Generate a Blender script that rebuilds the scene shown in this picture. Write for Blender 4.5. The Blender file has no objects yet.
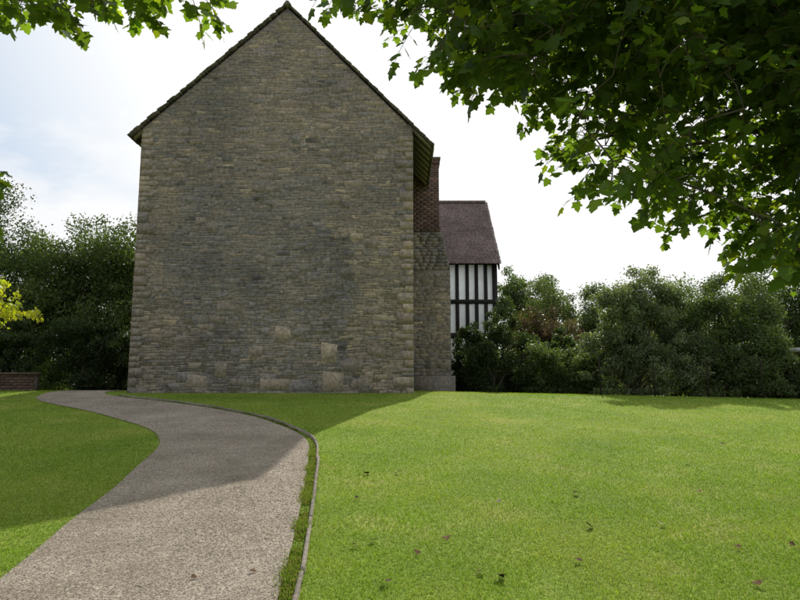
import bpy, math, random
import numpy as np
from mathutils import Vector, noise as mnoise

rng = np.random.default_rng(7)
random.seed(7)
scene = bpy.context.scene
scene.view_settings.view_transform = 'Standard'
scene.view_settings.look = 'None'
scene.view_settings.exposure = 0
COL = scene.collection

# ------------------------------------------------------------ helpers
def new_obj(name, mesh, parent=None, **props):
    o = bpy.data.objects.new(name, mesh)
    COL.objects.link(o)
    if parent is not None:
        o.parent = parent
    for k, v in props.items():
        o[k] = v
    return o

def np_mesh(name, V, F, cols=None, mat=None, smooth=False):
    if not isinstance(F, list):
        F = [F]
    me = bpy.data.meshes.new(name)
    V = np.asarray(V, dtype=np.float32)
    loops = np.concatenate([f.reshape(-1) for f in F]).astype(np.int32)
    tot = np.concatenate([np.full(len(f), f.shape[1]) for f in F])
    start = np.concatenate([[0], np.cumsum(tot)[:-1]]).astype(np.int32)
    me.vertices.add(len(V)); me.vertices.foreach_set('co', V.reshape(-1))
    me.loops.add(len(loops)); me.loops.foreach_set('vertex_index', loops)
    me.polygons.add(len(start)); me.polygons.foreach_set('loop_start', start)
    me.update(calc_edges=True)
    if cols is not None:
        c = np.ones((len(V), 4), dtype=np.float32)
        c[:, :3] = cols
        a = me.color_attributes.new('Col', 'FLOAT_COLOR', 'POINT')
        a.data.foreach_set('color', c.reshape(-1))
    if smooth:
        me.polygons.foreach_set('use_smooth', np.ones(len(start), dtype=bool))
    me.validate()
    if mat:
        me.materials.append(mat)
    return me

class MB:
    def __init__(s):
        s.v = []; s.f3 = []; s.f4 = []; s.c = []; s.fn = []
    def verts(s, pts, col=(1, 1, 1)):
        b = len(s.v)
        for p in pts:
            s.v.append(tuple(p)); s.c.append(col)
        return b
    def hexa(s, p, col=(1, 1, 1)):
        b = s.verts(p, col)
        for q in ((0,3,2,1),(4,5,6,7),(0,1,5,4),(1,2,6,5),(2,3,7,6),(3,0,4,7)):
            s.f4.append([b+i for i in q])
    def box(s, x0, x1, y0, y1, z0, z1, col=(1,1,1)):
        s.hexa([(x0,y0,z0),(x1,y0,z0),(x1,y1,z0),(x0,y1,z0),(x0,y0,z1),(x1,y0,z1),(x1,y1,z1),(x0,y1,z1)], col)
    def tube(s, pts, r0, r1, seg=6, col=(1,1,1)):
        n = len(pts); pts = [Vector(p) for p in pts]
        base = len(s.v)
        for i, p in enumerate(pts):
            d = (pts[min(i+1, n-1)] - pts[max(i-1, 0)])
            if d.length < 1e-6: d = Vector((0, 0, 1))
            d.normalize()
            a = d.orthogonal() if abs(d.z) > 0.98 else d.cross(Vector((0, 0, 1)))
            a.normalize(); bb = d.cross(a)
            r = r0 + (r1-r0)*i/(n-1)
            for k in range(seg):
                t = 2*math.pi*k/seg
                s.v.append(tuple(p + a*math.cos(t)*r + bb*math.sin(t)*r)); s.c.append(col)
        for i in range(n-1):
            for k in range(seg):
                k2 = (k+1) % seg
                s.f4.append([base+i*seg+k, base+i*seg+k2, base+(i+1)*seg+k2, base+(i+1)*seg+k])
    def mesh(s, name, mat, smooth=False):
        F = []
        if s.f4: F.append(np.array(s.f4))
        if s.f3: F.append(np.array(s.f3))
        return np_mesh(name, np.array(s.v), F, np.array(s.c), mat, smooth)

def nodes_mat(name):
    m = bpy.data.materials.new(name); m.use_nodes = True
    nt = m.node_tree; nt.nodes.clear()
    return m, nt, nt.nodes.new('ShaderNodeOutputMaterial')

def N(nt, t, **kw):
    n = nt.nodes.new(t)
    for k, v in kw.items():
        if k.startswith('i_'):
            n.inputs[k[2:].replace('_', ' ')].default_value = v
        else:
            setattr(n, k, v)
    return n

def ramp(nt, stops):
    r = nt.nodes.new('ShaderNodeValToRGB')
    e = r.color_ramp.elements
    e[0].position, e[0].color = stops[0][0], (*stops[0][1], 1)
    e[1].position, e[1].color = stops[-1][0], (*stops[-1][1], 1)
    for p, c in stops[1:-1]:
        x = e.new(p); x.color = (*c, 1)
    return r

def mul(nt, a, b, fac=1.0, mode='MULTIPLY'):
    m = nt.nodes.new('ShaderNodeMix'); m.data_type = 'RGBA'; m.blend_type = mode
    m.inputs[0].default_value = fac
    for s, i in ((a, 6), (b, 7)):
        if hasattr(s, 'is_output'): nt.links.new(s, m.inputs[i])
        else: m.inputs[i].default_value = (*s, 1)
    return m.outputs[2]

def attr_mat(name, rough=0.9, nscale=14, nlo=0.65, nhi=1.25, bump=0.3, bscale=60, big=0.8, biglo=0.75, spec=0.2):
    m, nt, out = nodes_mat(name)
    L = nt.links.new
    tc = N(nt, 'ShaderNodeTexCoord')
    at = N(nt, 'ShaderNodeAttribute', attribute_name='Col')
    n1 = N(nt, 'ShaderNodeTexNoise', i_Scale=nscale, i_Detail=6.0)
    n2 = N(nt, 'ShaderNodeTexNoise', i_Scale=big, i_Detail=5.0)
    n3 = N(nt, 'ShaderNodeTexNoise', i_Scale=bscale, i_Detail=5.0)
    for n in (n1, n2, n3): L(tc.outputs['Object'], n.inputs['Vector'])
    r1 = ramp(nt, [(0.3, (nlo,)*3), (0.7, (nhi,)*3)]); L(n1.outputs[0], r1.inputs[0])
    r2 = ramp(nt, [(0.35, (biglo, biglo*0.99, biglo*0.96)), (0.65, (1.15, 1.14, 1.12))]); L(n2.outputs[0], r2.inputs[0])
    c = mul(nt, at.outputs['Color'], r1.outputs[0]); c = mul(nt, c, r2.outputs[0])
    b = N(nt, 'ShaderNodeBsdfPrincipled', i_Roughness=rough)
    b.inputs['Specular IOR Level'].default_value = spec
    L(c, b.inputs['Base Color'])
    if bump:
        bm = N(nt, 'ShaderNodeBump', i_Strength=bump, i_Distance=0.02)
        L(n3.outputs[0], bm.inputs['Height']); L(bm.outputs[0], b.inputs['Normal'])
    L(b.outputs[0], out.inputs[0])
    return m

def leaf_mat(name, trans=0.4, tcol=(1.3, 1.5, 0.5), rough=0.5, spec=0.25):
    m, nt, out = nodes_mat(name); L = nt.links.new
    at = N(nt, 'ShaderNodeAttribute', attribute_name='Col')
    b = N(nt, 'ShaderNodeBsdfPrincipled', i_Roughness=rough)
    b.inputs['Specular IOR Level'].default_value = spec
    L(at.outputs['Color'], b.inputs['Base Color'])
    t = N(nt, 'ShaderNodeBsdfTranslucent')
    L(mul(nt, at.outputs['Color'], tcol), t.inputs['Color'])
    mx = N(nt, 'ShaderNodeMixShader'); mx.inputs[0].default_value = trans
    L(b.outputs[0], mx.inputs[1]); L(t.outputs[0], mx.inputs[2]); L(mx.outputs[0], out.inputs[0])
    return m

# ------------------------------------------------------------ terrain
def smooth(a, b, x):
    t = np.clip((x-a)/(b-a), 0, 1); return t*t*(3-2*t)

def gz(x, y):
    x = np.asarray(x, dtype=float); y = np.asarray(y, dtype=float)
    z = np.where(y < 16, 0.0975*y, 1.56 + 0.0585*(1-np.exp(-np.clip(y-16, 0, 60)/0.6)))
    z = np.where(y < 0, 0.0975*6*(np.exp(np.clip(y, -60, 0)/6)-1), z)
    z = z - 0.021*np.clip(x, 0, 14)*smooth(3, 14, y)
    return z

pl = np.array([(-8,-2.0),(0,-2.15),(3,-2.38),(4.25,-2.52),(5.28,-2.66),(6.45,-2.81),(8.2,-3.08),(9.5,-3.38),(10.4,-3.93),(12.2,-5.55),(13.8,-7.34),(14.6,-8.2),(16,-8.6),(26,-8.9)])
pr = np.array([(-8,-0.55),(0,-0.6),(3,-0.66),(4,-0.71),(5.55,-0.84),(7.4,-1.03),(9.3,-1.26),(10.15,-1.6),(11.85,-2.6),(13.4,-4.15),(14.7,-5.8),(15.3,-6.9),(16,-7.25),(26,-7.5)])
YS = np.arange(-8, 26.01, 0.1)
def sm(a):
    v = np.interp(YS, a[:, 0], a[:, 1]); k = np.ones(13)/13
    return np.convolve(np.pad(v, 6, mode='edge'), k, mode='valid')
PLX, PRX = sm(pl), sm(pr)
def xl(y): return np.interp(y, YS, PLX) + 0.012*np.sin(y*3.1)
def xr(y): return np.interp(y, YS, PRX)

def axis(lo, hi, step, far):
    a = np.arange(lo, hi+1e-6, step)
    g = np.geomspace(1, far, 22)
    return np.concatenate([(lo-g)[::-1], a, hi+g])
gx = axis(-20, 20, 0.5, 1500); gy = axis(-10, 40, 0.25, 1500)
X, Y = np.meshgrid(gx, gy)
V = np.stack([X, Y, gz(X, Y)], -1).reshape(-1, 3)
nx, ny = len(gx), len(gy)
i, j = np.meshgrid(np.arange(nx-1), np.arange(ny-1)); i = i.ravel(); j = j.ravel()
F = np.stack([j*nx+i, j*nx+i+1, (j+1)*nx+i+1, (j+1)*nx+i], -1)

m, nt, out = nodes_mat('lawn'); L = nt.links.new
tc = N(nt, 'ShaderNodeTexCoord')
n1 = N(nt, 'ShaderNodeTexNoise', i_Scale=0.9, i_Detail=7.0, i_Roughness=0.6); n2 = N(nt, 'ShaderNodeTexNoise', i_Scale=35.0, i_Detail=6.0)
for n in (n1, n2): L(tc.outputs['Object'], n.inputs['Vector'])
r1 = ramp(nt, [(0.3, (0.13, 0.20, 0.025)), (0.52, (0.18, 0.25, 0.035)), (0.70, (0.27, 0.29, 0.07))]); L(n1.outputs[0], r1.inputs[0])
r2 = ramp(nt, [(0.3, (0.6,)*3), (0.7, (1.3,)*3)]); L(n2.outputs[0], r2.inputs[0])
b = N(nt, 'ShaderNodeBsdfPrincipled', i_Roughness=0.95); b.inputs['Specular IOR Level'].default_value = 0.1
L(mul(nt, r1.outputs[0], r2.outputs[0]), b.inputs['Base Color'])
bm = N(nt, 'ShaderNodeBump', i_Strength=0.6, i_Distance=0.03); L(n2.outputs[0], bm.inputs['Height']); L(bm.outputs[0], b.inputs['Normal'])
L(b.outputs[0], out.inputs[0]); LAWN = m
new_obj('ground', np_mesh('ground', V, F, None, LAWN, True), kind='structure')

# gravel path
m, nt, out = nodes_mat('gravel'); L = nt.links.new
tc = N(nt, 'ShaderNodeTexCoord')
vo = N(nt, 'ShaderNodeTexVoronoi', i_Scale=110.0); n1 = N(nt, 'ShaderNodeTexNoise', i_Scale=1.4, i_Detail=7.0, i_Roughness=0.6)
n2 = N(nt, 'ShaderNodeTexNoise', i_Scale=22.0, i_Detail=8.0, i_Roughness=0.7)
for n in (vo, n1, n2): L(tc.outputs['Object'], n.inputs['Vector'])
sep = N(nt, 'ShaderNodeSeparateColor'); L(vo.outputs['Color'], sep.inputs[0])
rc = ramp(nt, [(0.0, (0.20, 0.17, 0.135)), (0.45, (0.29, 0.25, 0.20)), (0.8, (0.36, 0.315, 0.26)), (1.0, (0.48, 0.43, 0.37))]); L(sep.outputs[0], rc.inputs[0])
rb = ramp(nt, [(0.32, (0.72, 0.69, 0.64)), (0.68, (1.12, 1.10, 1.07))]); L(n1.outputs[0], rb.inputs[0])
rn = ramp(nt, [(0.3, (0.7,)*3), (0.7, (1.2,)*3)]); L(n2.outputs[0], rn.inputs[0])
b = N(nt, 'ShaderNodeBsdfPrincipled', i_Roughness=0.95); b.inputs['Specular IOR Level'].default_value = 0.08
L(mul(nt, mul(nt, rc.outputs[0], rb.outputs[0]), rn.outputs[0]), b.inputs['Base Color'])
bm = N(nt, 'ShaderNodeBump', i_Strength=0.35, i_Distance=0.006); bm.invert = True
L(vo.outputs['Distance'], bm.inputs['Height']); L(bm.outputs[0], b.inputs['Normal'])
L(b.outputs[0], out.inputs[0]); GRAVEL = m
ys = np.arange(-8, 26, 0.1); K = 14
a = xl(ys); c = xr(ys); t = np.linspace(0, 1, K)
PX = a[:, None]*(1-t) + c[:, None]*t; PY = np.repeat(ys[:, None], K, 1)
PZ = gz(PX, PY) + 0.012
V = np.stack([PX, PY, PZ], -1).reshape(-1, 3)
i, j = np.meshgrid(np.arange(K-1), np.arange(len(ys)-1)); i = i.ravel(); j = j.ravel()
F = np.stack([j*K+i, j*K+i+1, (j+1)*K+i+1, (j+1)*K+i], -1)
new_obj('path', np_mesh('path', V, F, None, GRAVEL, True), kind='structure')

# loose pebbles
n = 60000
py = 3.2 + (15-3.2)*rng.random(n)**1.6
tt = np.clip(rng.random(n)+rng.normal(0, 0.01, n), -0.03, 1.03)
px = xl(py)*(1-tt) + xr(py)*tt
sz = rng.uniform(0.002, 0.0048, n)*(1+py/12)
big = rng.random(n) < 0.01; sz[big] *= 1.8
octv = np.array([(1,0,0),(0,1,0),(-1,0,0),(0,-1,0),(0,0,.45),(0,0,-.45)], float)
octf = np.array([(0,1,4),(1,2,4),(2,3,4),(3,0,4),(1,0,5),(2,1,5),(3,2,5),(0,3,5)])
ang = rng.random(n)*6.28; ca, sa = np.cos(ang), np.sin(ang)
ov = octv[None]*(sz[:, None, None])*rng.uniform(0.7, 1.3, (n, 6, 1))
vx = ov[..., 0]*ca[:, None]-ov[..., 1]*sa[:, None]; vy = ov[..., 0]*sa[:, None]+ov[..., 1]*ca[:, None]
V = np.stack([vx+px[:, None], vy+py[:, None], ov[..., 2]+(gz(px, py)+0.0125)[:, None]], -1).reshape(-1, 3)
F = (octf[None]+(np.arange(n)*6)[:, None, None]).reshape(-1, 3)
bc = np.array([(0.34,0.295,0.24),(0.28,0.24,0.19),(0.44,0.39,0.33),(0.24,0.205,0.165)])[rng.integers(0, 4, n)]*rng.uniform(0.85, 1.12, (n, 1))
PEB = attr_mat('pebble_stone', nscale=80, bump=0, spec=0.05)
new_obj('gravel', np_mesh('gravel', V, F, np.repeat(bc, 6, 0), PEB), kind='stuff', label='loose pale brown gravel lying on the path', category='gravel')

# ------------------------------------------------------------ grass blades
GRASS = leaf_mat('grass_blade', trans=0.5, tcol=(1.45, 1.55, 0.6), rough=0.6, spec=0.12)
def blades(px, py, h, w, col, name, **props):
    n = len(px)
    ang = rng.random(n)*6.283; lean = rng.random(n)*6.283; la = rng.uniform(0.1, 0.75, n)*h
    z = gz(px, py)
    dx, dy = np.cos(ang)*w/2, np.sin(ang)*w/2
    p0 = np.stack([px-dx, py-dy, z], -1); p1 = np.stack([px+dx, py+dy, z], -1)
    p2 = np.stack([px+np.cos(lean)*la, py+np.sin(lean)*la, z+h], -1)
    V = np.stack([p0, p1, p2], 1).reshape(-1, 3)
    F = np.arange(3*n).reshape(-1, 3)
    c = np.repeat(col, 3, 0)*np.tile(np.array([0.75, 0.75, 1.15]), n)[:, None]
    return new_obj(name, np_mesh(name, V, F, c, GRASS), **props)
def fbm(x, y, s, seed):
    r = np.random.default_rng(seed); G = r.random((64, 64)); out_ = np.zeros_like(x); a = 0.5; tot = 0
    for o in range(4):
        u, v = x*s+13.7*o, y*s+5.1*o
        iu, iv = np.floor(u).astype(int), np.floor(v).astype(int); fu, fv = u-iu, v-iv
        fu = fu*fu*(3-2*fu); fv = fv*fv*(3-2*fv)
        g = lambda p, q: G[p % 64, q % 64]
        out_ += a*((g(iu, iv)*(1-fu)+g(iu+1, iv)*fu)*(1-fv)+(g(iu, iv+1)*(1-fu)+g(iu+1, iv+1)*fu)*fv)
        tot += a; a *= 0.55; s *= 2.1
    return out_/tot
n = 650000
py = 3.0*np.exp(rng.random(n)*math.log(18.0/3.0))
px = rng.uniform(-1, 1, n)*(0.82*py+0.8)
ok = ((px < xl(py)+rng.normal(0, 0.02, n)) | (px > xr(py)+0.125)) & ~((px > -6.7) & (px < 0.4) & (py > 15.95))
thin = fbm(px, py, 1.1, 3)
ok &= rng.random(n) < np.clip(1.5-1.1*np.clip((thin-0.5)*4, 0, 1)*0.8, 0.35, 1)
px, py, thin = px[ok], py[ok], thin[ok]; n = len(px)
pat = np.clip((fbm(px, py, 0.8, 5)-0.35)*3, 0, 1); pat2 = np.clip((fbm(px, py, 4.0, 9)-0.3)*2.5, 0, 1)
h = rng.uniform(0.010, 0.025, n)*(0.75+0.5*pat2)
w = 0.0035*(py/4)**0.8*rng.uniform(0.7, 1.4, n)
base = np.array([0.15, 0.235, 0.026])*(1-pat[:, None]*0.75) + np.array([0.25, 0.295, 0.055])*pat[:, None]*0.75
base = base*rng.uniform(0.7, 1.3, (n, 1))*(0.84+0.26*pat2[:, None])
dry = rng.random(n) < 0.04+0.08*pat
base[dry] = np.array([0.40, 0.36, 0.17])*rng.uniform(0.7, 1.1, (dry.sum(), 1))
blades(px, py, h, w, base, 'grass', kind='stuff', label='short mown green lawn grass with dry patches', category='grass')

# rough weeds beside the edging
n = 52000
py = 3.2+rng.random(n)**1.3*12
tuft = fbm(py*0+1.0, py, 2.4, 11); tuft = np.clip((tuft-0.35)*3, 0, 1)
px = xr(py)+rng.normal(0.05, 0.035, n)
keep = (rng.random(n) < 0.15+0.85*tuft) & (px < xr(py)+0.10+0.06*(rng.random(n) < 0.12))
px, py, tuft = px[keep], py[keep], tuft[keep]; n = len(px)
col = np.array([0.12, 0.18, 0.03])*rng.uniform(0.6, 1.3, (n, 1)); dr = rng.random(n) < 0.25
col[dr] = np.array([0.22, 0.17, 0.10])*rng.uniform(0.6, 1.2, (dr.sum(), 1))
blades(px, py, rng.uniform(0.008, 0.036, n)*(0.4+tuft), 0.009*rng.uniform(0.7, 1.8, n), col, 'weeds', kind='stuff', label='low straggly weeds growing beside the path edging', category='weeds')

# path edging boards
WOOD = attr_mat('weathered_wood', nscale=25, bump=0.15)
mb = MB()
yy = 2.0
while yy < 15.2:
    y2 = min(yy+1.2, 15.25)
    steps = np.linspace(yy+0.006, y2-0.006, 25)
    r = rng.uniform(-0.012, 0.010); r2 = rng.uniform(-0.012, 0.010); cc = rng.uniform(0.8, 1.15)
    ring = []
    for q, s0 in enumerate(steps):
        ra = r+(r2-r)*q/24; xa = float(xr(s0))+0.10+ra; za = float(gz(xa, s0)); ha = 0.036+ra*1.3+rng.uniform(-0.004, 0.004)
        ring.append([(xa, s0, za-0.05), (xa+0.028, s0, za-0.05), (xa+0.028, s0, za+ha), (xa, s0, za+ha+0.002)])
    b = mb.verts([p for rr in ring for p in rr], (0.20*cc, 0.175*cc, 0.14*cc))
    for q in range(24):
        for k in range(4):
            k2 = (k+1) % 4; mb.f4.append([b+q*4+k, b+q*4+k2, b+q*4+4+k2, b+q*4+4+k])
    mb.f4.append([b, b+3, b+2, b+1]); mb.f4.append([b+96, b+97, b+98, b+99])
    yy = y2
new_obj('path_edging', mb.mesh('path_edging', WOOD), label='weathered timber edging board between gravel path and lawn', category='edging')

# ------------------------------------------------------------ chapel
def empty(name, loc, label, cat, **kw):
    o = bpy.data.objects.new(name, None); COL.objects.link(o)
    o.location = loc; o['label'] = label; o['category'] = cat
    for k, v in kw.items(): o[k] = v
    return o
def child(name, mesh, parent, **kw):
    o = new_obj(name, mesh, parent, **kw)
    o.location = -Vector(parent.location)
    return o

m, nt, out = nodes_mat('rubble_stone'); L = nt.links.new
tc = N(nt, 'ShaderNodeTexCoord'); at = N(nt, 'ShaderNodeAttribute', attribute_name='Col')
n1 = N(nt, 'ShaderNodeTexNoise', i_Scale=13.0, i_Detail=8.0, i_Roughness=0.65); n2 = N(nt, 'ShaderNodeTexNoise', i_Scale=0.5, i_Detail=7.0, i_Roughness=0.68)
n3 = N(nt, 'ShaderNodeTexNoise', i_Scale=32.0, i_Detail=6.0); n4 = N(nt, 'ShaderNodeTexNoise', i_Scale=3.2, i_Detail=9.0, i_Roughness=0.8)
for n_ in (n1, n2, n3, n4): L(tc.outputs['Object'], n_.inputs['Vector'])
r1 = ramp(nt, [(0.3, (0.55,)*3), (0.7, (1.4,)*3)]); L(n1.outputs[0], r1.inputs[0])
r2 = ramp(nt, [(0.36, (0.72, 0.73, 0.76)), (0.64, (1.24, 1.19, 1.12))]); L(n2.outputs[0], r2.inputs[0])
r4 = ramp(nt, [(0.38, (0, 0, 0)), (0.60, (0.8,)*3)]); L(n4.outputs[0], r4.inputs[0])
# mortar smeared over the stones: takes the mean wall colour, unevenly
lim = N(nt, 'ShaderNodeMix', data_type='RGBA'); L(r4.outputs[0], lim.inputs[0]); L(at.outputs['Color'], lim.inputs[6]); lim.inputs[7].default_value = (0.245, 0.21, 0.175, 1)
cc_ = mul(nt, mul(nt, lim.outputs[2], r1.outputs[0]), r2.outputs[0])
b = N(nt, 'ShaderNodeBsdfPrincipled', i_Roughness=0.95); b.inputs['Specular IOR Level'].default_value = 0.08
L(cc_, b.inputs['Base Color'])
bm = N(nt, 'ShaderNodeBump', i_Strength=0.6, i_Distance=0.02); L(n3.outputs[0], bm.inputs['Height']); L(bm.outputs[0], b.inputs['Normal'])
L(b.outputs[0], out.inputs[0]); STONE = m
TILE = attr_mat('roof_tile', nscale=9, bump=0.4, bscale=40, big=1.2)
CX0, CX1, CY0, CY1 = -6.63, 0.32, 16.0, 25.6
AX, AZ = -2.98, 11.84
SL, SR = 0.917, 1.02
def roofz(x): return AZ-(AX-x)*SL if x < AX else AZ-(x-AX)*SR
BLUE = [(0.185,0.175,0.18),(0.21,0.198,0.20),(0.158,0.15,0.157),(0.235,0.217,0.208)]
BROWN = [(0.275,0.222,0.18),(0.24,0.198,0.165),(0.31,0.25,0.20),(0.215,0.182,0.157)]
TAN = [(0.37,0.295,0.215),(0.34,0.275,0.21),(0.40,0.325,0.24)]
DARK = [(0.10,0.092,0.092),(0.13,0.12,0.118)]
def pick(p): return np.array(p[rng.integers(len(p))])*rng.uniform(0.8, 1.18)
def scar(z): return -1.15+0.30*math.sin(z*1.9)+0.1*math.sin(z*5.3)-0.12*(z-4)
def front_col(u, z):
    q = rng.random(); edge = scar(z)
    if 2.6 < z < 6.9 and -0.12 < u-edge < 0.14 and q < 0.75:
        return pick(TAN)*1.03
    if -5.75+0.2*math.sin(z*2.3) < u < edge and z < 6.7+0.25*math.sin(u*2):
        if z < 3.2 and u < -4 and q < 0.3: return pick(DARK)
        return pick(BLUE) if q < 0.80 else (pick(BROWN) if q < 0.91 else pick(DARK))
    if u > edge and z < 7.5:
        return pick(TAN) if q < 0.30 else (pick(BROWN) if q < 0.85 else pick(BLUE))
    return pick(BROWN) if q < 0.66 else (pick(BLUE) if q < 0.84 else (pick(TAN) if q < 0.95 else pick(DARK)))
def side_col(u, z):
    q = rng.random()
    return pick(BROWN) if q < 0.5 else (pick(BLUE) if q < 0.85 else pick(TAN))
def wob(u, z): return z + 0.016*math.sin(u*1.1+z*0.7)+0.012*math.sin(u*2.7+1+z)+0.009*math.sin(u*7+z*3)
def stone(mb, O, U, D, u0, u1, z0, z1, d, col, ins=0.003, wobble=True, jit=0.013):
    pts = []
    f = wob if wobble else (lambda u, z: z)
    cr = [(u0, z0), (u1, z0), (u1, z1), (u0, z1)]
    jit = min(jit, 0.18*(z1-z0))
    jj = rng.normal(0, jit, (4, 2)) if jit else np.zeros((4, 2))
    cu, cz = (u0+u1)/2, (z0+z1)/2
    for k, (u, z) in enumerate(cr):
        u += jj[k, 0]; z += jj[k, 1]
        p = O + U*u + Vector((0, 0, f(u, z))); pts.append(p)
    for k, (u, z) in enumerate(cr):
        u += jj[k, 0]; z += jj[k, 1]
        u -= math.copysign(ins, u-cu); z -= math.copysign(ins, z-cz)
        dd = d + rng.normal(0, 0.0012)
        pts.append(O + U*u + D*dd + Vector((0, 0, f(u, z))))
    b = mb.verts(pts, tuple(col))
    mb.f4.append([b+4, b+5, b+6, b+7])
    for k in range(4):
        k2 = (k+1) % 4; mb.f4.append([b+k, b+k2, b+4+k2, b+4+k])
def rubble(mb, O, U, D, lims, z0, z1, colf, hmin=0.038, hmax=0.09, smin=0.07, smax=0.40):
    z = z0
    while z < z1:
        h = rng.uniform(hmin, hmax)
        if rng.random() < 0.22: h *= 1.8
        a, b = lims(z, z+h)
        u = a
        while u < b-0.03:
            w = rng.uniform(smin, smax)*(0.7+h*4)
            if u+w > b-0.08: w = b-u
            g = rng.uniform(0.001, 0.006)
            d0, d1 = 0.003, 0.008
            if h > 0.075 and rng.random() < 0.5:
                zm = z+h*rng.uniform(0.35, 0.65)
                stone(mb, O, U, D, u+g, u+w-g, z+g, zm-g/2, rng.uniform(d0, d1), colf(u+w/2, z))
                uu = u+w*rng.uniform(0.35, 0.65)
                if w > 0.26:
                    stone(mb, O, U, D, u+g, uu-g, zm+g/2, z+h-g, rng.uniform(d0, d1), colf(u+w/2, z))
                    stone(mb, O, U, D, uu+g, u+w-g, zm+g/2, z+h-g, rng.uniform(d0, d1), colf(u+w/2, z))
                else:
                    stone(mb, O, U, D, u+g, u+w-g, zm+g/2, z+h-g, rng.uniform(d0, d1), colf(u+w/2, z))
            elif rng.random() > 0.06:
                stone(mb, O, U, D, u+g, u+w-g, z+g, z+h-g, rng.uniform(d0, d1), colf(u+w/2, z))
            u += w
        z += h
chapel = empty('stone_chapel', (-3.15, 16, 1.5), 'tall gabled stone chapel with rubble walls beside a gravel path', 'chapel')
mb = MB()
MORT = (0.235, 0.20, 0.165)
def prof(y):
    return [(CX0, y, 1.0), (CX1, y, 1.0), (CX1, y, roofz(CX1)-0.17), (AX, y, AZ-0.17), (CX0, y, roofz(CX0)-0.17)]
b = mb.verts(prof(CY0)+prof(CY1), MORT)
for k in range(5):
    k2 = (k+1) % 5; mb.f4.append([b+k, b+5+k, b+5+k2, b+k2])
mb.f4.append([b, b+1, b+2, b+4]); mb.f3.append([b+4, b+2, b+3])
mb.f4.append([b+6, b+5, b+9, b+7]); mb.f3.append([b+7, b+9, b+8])
def flim(za, zb):
    lo = max(CX0, AX-(AZ-0.16-zb)/SL); hi = min(CX1, AX+(AZ-0.16-zb)/SR)
    return lo, hi
O = Vector((0, CY0, 0)); U = Vector((1, 0, 0)); D = Vector((0, -1, 0))
rubble(mb, O, U, D, flim, 1.35, AZ-0.35, front_col)
bigs = [(-1.95,2.35,0.42,0.42,TAN),(-1.45,2.05,0.5,0.3,BROWN),(-1.9,1.62,0.5,0.42,TAN),(-1.2,1.65,0.42,0.26,BROWN),(-4.55,1.95,0.3,0.34,TAN),
        (-4.2,1.72,0.62,0.22,BROWN),(-3.4,1.64,0.7,0.26,BROWN),(-2.7,1.6,0.55,0.3,BLUE),(-3.75,2.4,0.4,0.3,BROWN),(-4.7,3.3,0.35,0.2,BROWN),
        (-0.8,2.4,0.45,0.25,TAN),(-0.7,3.1,0.4,0.22,BROWN),(-1.5,4.4,0.35,0.25,BROWN),(-3.1,2.9,0.4,0.24,BROWN),(-4.9,5.6,0.3,0.25,BROWN),
        (-5.2,1.65,0.5,0.3,BROWN),(-5.9,2.9,0.4,0.2,BROWN),(-0.9,5.2,0.4,0.22,BROWN),(-1.9,6.3,0.4,0.2,BROWN),(-3.8,6.6,0.35,0.2,BROWN)]
for (u, z, w, h, p) in bigs:
    stone(mb, O, U, D, u, u+w, z, z+h, 0.014, pick(p)*0.95, ins=0.006, jit=0.03)
for k in range(130):
    u = rng.uniform(CX0+0.5, CX1-0.8); z = rng.uniform(1.7, 9.5); w = rng.uniform(0.16, 0.38); h = rng.uniform(0.09, 0.19)
    a, b_ = flim(z, z+h)
    if u < a+0.1 or u+w > b_-0.1: continue
    stone(mb, O, U, D, u, u+w, z, z+h, 0.0125, front_col(u, z), ins=0.006, jit=0.022)
rubble(mb, Vector((CX1, 0, 0)), Vector((0, 1, 0)), Vector((1, 0, 0)), lambda a, b: (CY0, CY1), 1.35, roofz(CX1)-0.3, side_col, 0.1, 0.18, 0.2, 0.5)
rubble(mb, Vector((CX0, 0, 0)), Vector((0, 1, 0)), Vector((-1, 0, 0)), lambda a, b: (CY0, CY1), 1.35, roofz(CX0)-0.3, side_col, 0.1, 0.18, 0.2, 0.5)
child('wall', mb.mesh('wall', STONE), chapel)
for side in (0, 1):
    mb = MB()
    z = 1.3; alt = side; top = roofz(CX1 if side else CX0)-0.3
    while z < top-0.1:
        h = min(rng.uniform(0.10, 0.30), top-z)
        w = (0.34 if alt else 0.20)*rng.uniform(0.7, 1.4); wy = (0.34 if alt else 0.62)
        q = rng.random()
        p = pick(TAN if q < (0.6 if side else 0.12) else (BROWN if q < 0.85 else BLUE))
        e = rng.uniform(0.0145, 0.0175)
        if side: x0, x1 = CX1-w, CX1+e
        else: x0, x1 = CX0-e, CX0+w
        inner = rng.normal(0, 0.015, 2)
        a0, a1 = (inner[0], 0) if side else (0, inner[0])
        b0, b1 = (inner[1], 0) if side else (0, inner[1])
        mb.hexa([(x0+a0, 16-e, z+0.002), (x1+a1, 16-e, z+0.002), (x1+a1, 16+wy, z+0.002), (x0+a0, 16+wy, z+0.002),
                 (x0+b0, 16-e, z+h-0.002), (x1+b1, 16-e, z+h-0.002), (x1+b1, 16+wy, z+h-0.002), (x0+b0, 16+wy, z+h-0.002)], tuple(p))
        z += h; alt = 1-alt
    child('quoin', mb.mesh('quoin', STONE), chapel)

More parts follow.
